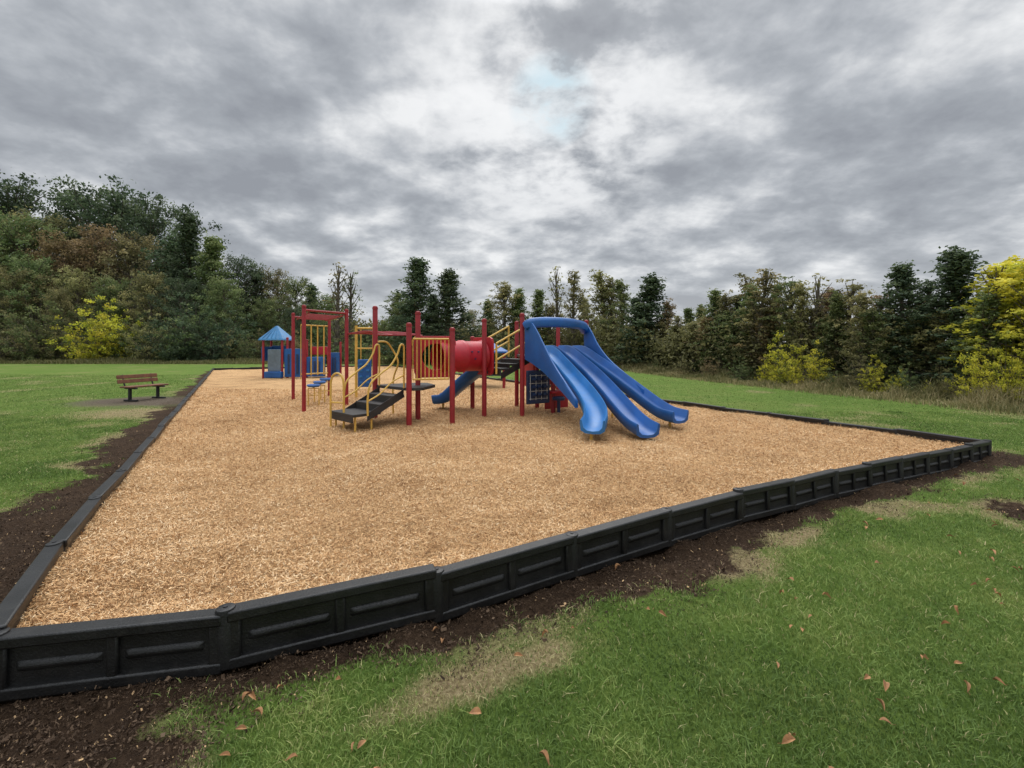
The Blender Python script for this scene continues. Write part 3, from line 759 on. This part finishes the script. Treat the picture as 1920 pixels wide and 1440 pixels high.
tn_count=0
def plant(kind,x,y,h,leaf,wide=1.,label=None,cat='tree'):
    global tn_count
    tme,cme=LIB[kind][tn_count%len(LIB[kind])];tn_count+=1
    nm='shrub' if kind=='shrub' else 'tree'
    z=float(terr(x,y))-.03
    e=bpy.data.objects.new(nm,None);e.empty_display_size=.3;COL.objects.link(e);e.location=(x,y,z)
    e.rotation_euler=(0,0,random.uniform(0,6.28));e.scale=(h*wide,h*wide*random.uniform(.9,1.1),h)
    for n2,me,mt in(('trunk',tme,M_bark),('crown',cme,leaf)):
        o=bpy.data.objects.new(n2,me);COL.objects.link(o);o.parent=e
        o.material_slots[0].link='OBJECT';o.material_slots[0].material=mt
    e['label']=label;e['category']=cat
    e['group']='shrubs at the wood edge' if nm=='shrub' else 'trees along the edge of the wood'
    return e
def at(px,ytop,z,kind,leaf,wide=1.):
    x=(px-960)/850*z;g=float(terr(x,z));h=(650-ytop)/850*z+1.65-g
    cn={id(L_green):'green',id(L_dark):'dark green',id(L_olive):'olive',id(L_brown):'russet brown',id(L_yellow):'bright yellow'}[id(leaf)]
    kd=dict(broad='broad-crowned deciduous tree',tall='tall slender tree',cone='conical tree',thin='thin sparse young tree',bare='nearly bare spindly tree',shrub='shrub')[kind]
    return plant(kind,x,z,h,leaf,wide,label=cn+' '+kd+' at the wood edge',cat='shrub' if kind=='shrub' else 'tree')
G,D,O,B,Y=L_green,L_dark,L_olive,L_brown,L_yellow
for a in [(-60,330,56,'broad',D),(18,328,58,'broad',D),(75,400,52,'broad',O),(165,345,58,'broad',D),(222,352,57,'broad',D),(285,372,56,'broad',D,.9),
          (30,400,50,'broad',G),(120,440,50,'broad',B),(190,425,50,'broad',B),(250,440,50,'broad',O),(355,392,47,'cone',D,1.35),(400,440,46,'cone',G,1.4),(325,430,49,'tall',D,1.4),
          (60,480,46,'broad',G),(20,500,44,'broad',O),(145,500,45,'broad',O,.9),(210,520,44,'broad',G),(280,510,44,'broad',O),(340,520,43,'broad',D),(420,520,43,'broad',G),(110,540,42,'broad',O,.8),
          (-30,420,50,'broad',G),(445,478,50,'broad',D,.8),(480,500,52,'tall',D,1.6),(520,505,52,'broad',O,.8),(555,520,50,'broad',G,.9),(585,530,52,'cone',D,1.4),(615,552,50,'broad',G,.9),
          (500,560,46,'broad',G),(550,575,46,'broad',D),(600,590,46,'broad',G),(645,600,48,'broad',O),
          (632,488,40,'bare',O,1.7),(655,500,41,'bare',G,1.5),
          (690,612,50,'broad',D,1.4),(720,600,50,'broad',G,1.3),(745,545,40,'tall',G,1.6),(782,480,36,'cone',D,1.9),(840,503,36,'cone',D,1.9),(760,560,38,'broad',G),(815,550,38,'cone',D,1.6),
          (880,580,42,'broad',O),(915,560,42,'cone',G,1.5),(945,530,40,'tall',O,1.7),(972,540,40,'cone',G,1.5),(1010,540,38,'cone',G,1.5),(1045,495,37,'bare',O,1.4),(1075,505,36,'thin',O,1.4),(1030,570,38,'tall',O,1.6)]:
    at(*a)
def rz(px): return min(38,13.95/((px-960)/850+.265)*1.12+1.2)
for a in [(1095,550,'tall',O,1.3),(1128,500,'thin',O,1.8),(1145,520,'tall',O,1.2),(1165,520,'tall',G,1.2),(1190,555,'cone',D,1.5),(1222,513,'cone',D,2.1),(1252,560,'tall',B,1.2),(1270,590,'tall',O,1.2),(1290,575,'cone',G,1.5),(1315,570,'cone',G,1.4),
          (1340,540,'cone',G,1.4),(1362,545,'tall',O,1.2),(1382,550,'cone',D,1.2),(1400,512,'thin',O,1.7),(1412,530,'cone',G,1.3),(1440,500,'thin',O,1.8),(1455,520,'tall',O,1.1),(1480,515,'thin',G,1.7),(1500,522,'tall',O,1.1),(1530,508,'bare',O,1.8),(1550,535,'tall',B,1.2),(1570,545,'cone',G,1.2),(1595,520,'thin',O,1.8),(1615,540,'tall',O,1.2),
          (1650,545,'thin',B,1.7),(1640,575,'tall',G,1.3),(1690,490,'cone',D,1.45),(1740,520,'tall',D,1.4),(1720,560,'tall',O,1.3),(1795,460,'cone',D,1.8),(1855,488,'thin',Y,2.6),(1845,540,'tall',G,1.2),(1890,510,'thin',G,2.0),(1905,478,'tall',Y,1.6),(1960,470,'tall',Y,1.6),(2010,470,'broad',G,1),(1860,580,'tall',G,1.2),(2100,480,'broad',O,1)]:
    px,yt=a[0],a[1];at(px,yt,rz(px)*random.uniform(1.0,1.12),*a[2:])
for a in [(1380,590,G),(1420,585,O),(1330,600,B),(1270,615,O),(1210,605,G),(1150,600,O),(1095,610,O),(1490,590,O),(1575,590,O),(1630,600,G),(1700,600,G),(1760,590,O),(1820,600,G),(1880,600,O),(1940,600,G),(1240,610,O),(1300,610,O),(1355,590,G),(1445,580,B),(1530,585,O),(1550,600,G),(1665,590,O)]:
    at(a[0],a[1]-10,rz(a[0])*1.06,'tall',a[2],1.9)
for a in [(1470,622,Y,.8),(1525,640,Y,1.0),(1440,665,Y,.7),(1640,668,Y,.7),(1685,690,Y,.6),(1700,680,G,.8),(1740,712,Y,.5),(1835,650,Y,.7),(1885,620,Y,.7),(1915,690,Y,.7),(1560,690,G,1),(1610,670,O,1),(1780,690,O,.8),(1390,670,G,1),(1330,670,B,1),(1280,670,O,1),(1230,675,G,1),(1170,675,B,1),(1110,670,O,1)]:
    at(a[0],a[1],rz(a[0])*.96,'shrub',a[2],a[3])
for i in range(34):
    px=-80+i*19+random.uniform(-8,8);z=random.uniform(39,42)
    at(px,random.uniform(550,620) if px<430 else random.uniform(615,635),z,'shrub',random.choice([G,Y,O,G,O,Y,O]) if px<260 else random.choice([G,O,G,D]),random.uniform(.8,1.1))
for i in range(22):
    px=560+i*25+random.uniform(-8,8);at(px,random.uniform(622,642),random.uniform(36,38),'shrub',random.choice([G,O,D,B]),random.uniform(.9,1.3))

# woodland mass behind
n=90000
path=[(-95,62),(-50,62),(-30,56),(-12,54),(0,46),(5,40),(8,32),(11,24),(14,17),(19,9),(24,0)]
pa=np.array(path,float);al=np.concatenate([[0],np.cumsum(np.hypot(*np.diff(pa,axis=0).T))])
hh=[19,17,10,4,4.5,5,4.6,4.2,3.7,3.6,3.6]
dens=rng.random(n);t=al[-1]*dens
bx_=np.interp(t,al,pa[:,0]);by_=np.interp(t,al,pa[:,1]);H=np.interp(t,al,hh)
H=H*(.25+.75*fbm(t*.9,t*0,90))
off=rng.uniform(-1.5,2.5,n);zz=rng.random(n)**1.0*H
pos=np.stack([bx_+off*.6,by_+off,terr(bx_,by_)+zz],-1)
sz=np.interp(by_,[0,10,30,60],[.06,.045,.11,.26])*rng.uniform(.6,1.4,n)
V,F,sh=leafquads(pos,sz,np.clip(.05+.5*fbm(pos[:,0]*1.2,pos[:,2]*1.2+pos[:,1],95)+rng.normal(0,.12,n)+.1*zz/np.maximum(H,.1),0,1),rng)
o=bpy.data.objects.new('woodland_undergrowth',fastmesh('woodland_undergrowth',V,F,L_olive,sh));COL.objects.link(o)
tag(o,'dense dark undergrowth filling the wood behind the trees','undergrowth',kind='stuff')
# weeds along the right-hand tree line
n=52000
y=rng.uniform(5,34,n);off=rng.random(n)**.8*2.8+.1
wx=13.95-.265*y
x=wx+off*.95;yy=y+off*.3
cl=fbm(x*1.1,yy*1.1,71,5)
h=(.05+.5*sstep(.2,2.0,off)*sstep(.35,.75,cl)+.12*fbm(x*4,yy*4,72))*rng.uniform(.3,1.2,n)
k=(rng.random(n)<.25+cl*sstep(0,1,off))
x,yy,h=x[k],yy[k],h[k];n=len(x)
blades('tall_weeds',x,yy,terr(x,yy),h,.0045+.0005*yy,np.clip(rng.normal(.42,.25,n)+.9*(fbm(x*.7,yy*.7,73)-.5),0,1),L_weed,.6,'dry brown and olive weeds at the wood edge','weeds')
n=26000
x=rng.uniform(-60,0,n);yy=rng.uniform(35,38.5,n)-.02*x
h=rng.uniform(.1,.6,n)*fbm(x*.5,yy*.5,75)*1.1
blades('tall_weeds',x,yy,terr(x,yy),h,np.full(n,.03),np.clip(rng.normal(.25,.2,n),0,1),L_weed,.5,'rough olive grass below the far trees','weeds')

# ---------------------------------------------------------------- world
w=bpy.data.worlds.new('World');sc.world=w;w.use_nodes=True;nt=w.node_tree
for n_ in list(nt.nodes): nt.nodes.remove(n_)
tc=nt.nodes.new('ShaderNodeTexCoord');sx=nt.nodes.new('ShaderNodeSeparateXYZ');nt.links.new(tc.outputs['Generated'],sx.inputs[0])
zc=math_(nt,'MAXIMUM',sx.outputs[2],.0);zd=math_(nt,'ADD',zc,.30)
cx=math_(nt,'DIVIDE',sx.outputs[0],zd);cy=math_(nt,'DIVIDE',sx.outputs[1],zd)
cb=nt.nodes.new('ShaderNodeCombineXYZ');nt.links.new(cx,cb.inputs[0]);nt.links.new(math_(nt,'MULTIPLY',cy,1.1),cb.inputs[1])
cb.inputs[2].default_value=11.7
c1=noise(nt,3.6,5,.52,cb.outputs[0],.15);c2=noise(nt,1.1,3,.5,cb.outputs[0],0);c3=noise(nt,9.,5,.58,cb.outputs[0],.15)
cl=math_(nt,'ADD',math_(nt,'ADD',math_(nt,'MULTIPLY',c1,.50),math_(nt,'MULTIPLY',c2,.28)),math_(nt,'MULTIPLY',c3,.22))
cr=ramp(nt,[(.38,(.31,.33,.365)),(.45,(.39,.415,.45)),(.50,(.49,.515,.55)),(.55,(.65,.67,.695)),(.62,(.90,.91,.92))]);nt.links.new(cl,cr.inputs[0])
dv_=Vector((75,850,460)).normalized()
vm=nt.nodes.new('ShaderNodeVectorMath');vm.operation='DOT_PRODUCT';nt.links.new(tc.outputs['Generated'],vm.inputs[0]);vm.inputs[1].default_value=dv_
g1=ramp(nt,[(.955,0.),(1.0,1.)],'EASE');nt.links.new(vm.outputs['Value'],g1.inputs[0])
g2=ramp(nt,[(.9984,0.),(.9998,1.)],'EASE');nt.links.new(vm.outputs['Value'],g2.inputs[0])
rs=ramp(nt,[(.42,.0),(.56,1.)]);nt.links.new(math_(nt,'ADD',math_(nt,'MULTIPLY',c1,.6),math_(nt,'MULTIPLY',c3,.4)),rs.inputs[0])
ca=mixc(nt,math_(nt,'MULTIPLY',math_(nt,'MULTIPLY',g1.outputs[0],.85),rs.outputs[0]),cr.outputs[0],(.96,.97,.98))
rs2=ramp(nt,[(.42,.2),(.6,1.)]);nt.links.new(c3,rs2.inputs[0])
ca=mixc(nt,math_(nt,'MULTIPLY',math_(nt,'MULTIPLY',g2.outputs[0],.9),rs2.outputs[0]),ca,(.60,.80,.90))
hz=ramp(nt,[(.0,1.),(.2,0.)],'EASE');nt.links.new(zc,hz.inputs[0])
ca=mixc(nt,math_(nt,'MULTIPLY',hz.outputs[0],.40),ca,(.68,.70,.73))
el=ramp(nt,[(.60,0.),(.85,1.)]);nt.links.new(zc,el.inputs[0])
strg=math_(nt,'MULTIPLY_ADD',el.outputs[0],3.7);nt.nodes[-1].inputs[2].default_value=1.0
bg=nt.nodes.new('ShaderNodeBackground');nt.links.new(ca,bg.inputs[0]);nt.links.new(strg,bg.inputs[1])
sky=nt.nodes.new('ShaderNodeTexSky');sky.sky_type='NISHITA';sky.sun_disc=False;sky.sun_elevation=math.radians(48);sky.sun_rotation=math.radians(5)
bg2=nt.nodes.new('ShaderNodeBackground');nt.links.new(sky.outputs[0],bg2.inputs[0]);bg2.inputs[1].default_value=.06
mx=nt.nodes.new('ShaderNodeMixShader');mx.inputs[0].default_value=.95
nt.links.new(bg2.outputs[0],mx.inputs[1]);nt.links.new(bg.outputs[0],mx.inputs[2])
wo=nt.nodes.new('ShaderNodeOutputWorld');nt.links.new(mx.outputs[0],wo.inputs[0])
sd=bpy.data.lights.new('sun','SUN');sd.energy=1.2;sd.angle=math.radians(35);sd.color=(1,.96,.9)
so=bpy.data.objects.new('sun',sd);COL.objects.link(so)
el_=math.radians(48);az=math.radians(5)
dirv=-Vector((math.sin(az)*math.cos(el_),math.cos(az)*math.cos(el_),math.sin(el_)))
so.rotation_euler=dirv.to_track_quat('-Z','Y').to_euler()
# ---------------------------------------------------------------- camera
cd=bpy.data.cameras.new('camera');co=bpy.data.objects.new('camera',cd);COL.objects.link(co)
cd.sensor_width=36;cd.sensor_fit='HORIZONTAL';cd.lens=36*850/1920;cd.shift_y=-70/1920
cd.clip_start=.05;cd.clip_end=2000
co.location=(0,0,1.65);co.rotation_euler=(math.radians(90),0,0);sc.camera=co
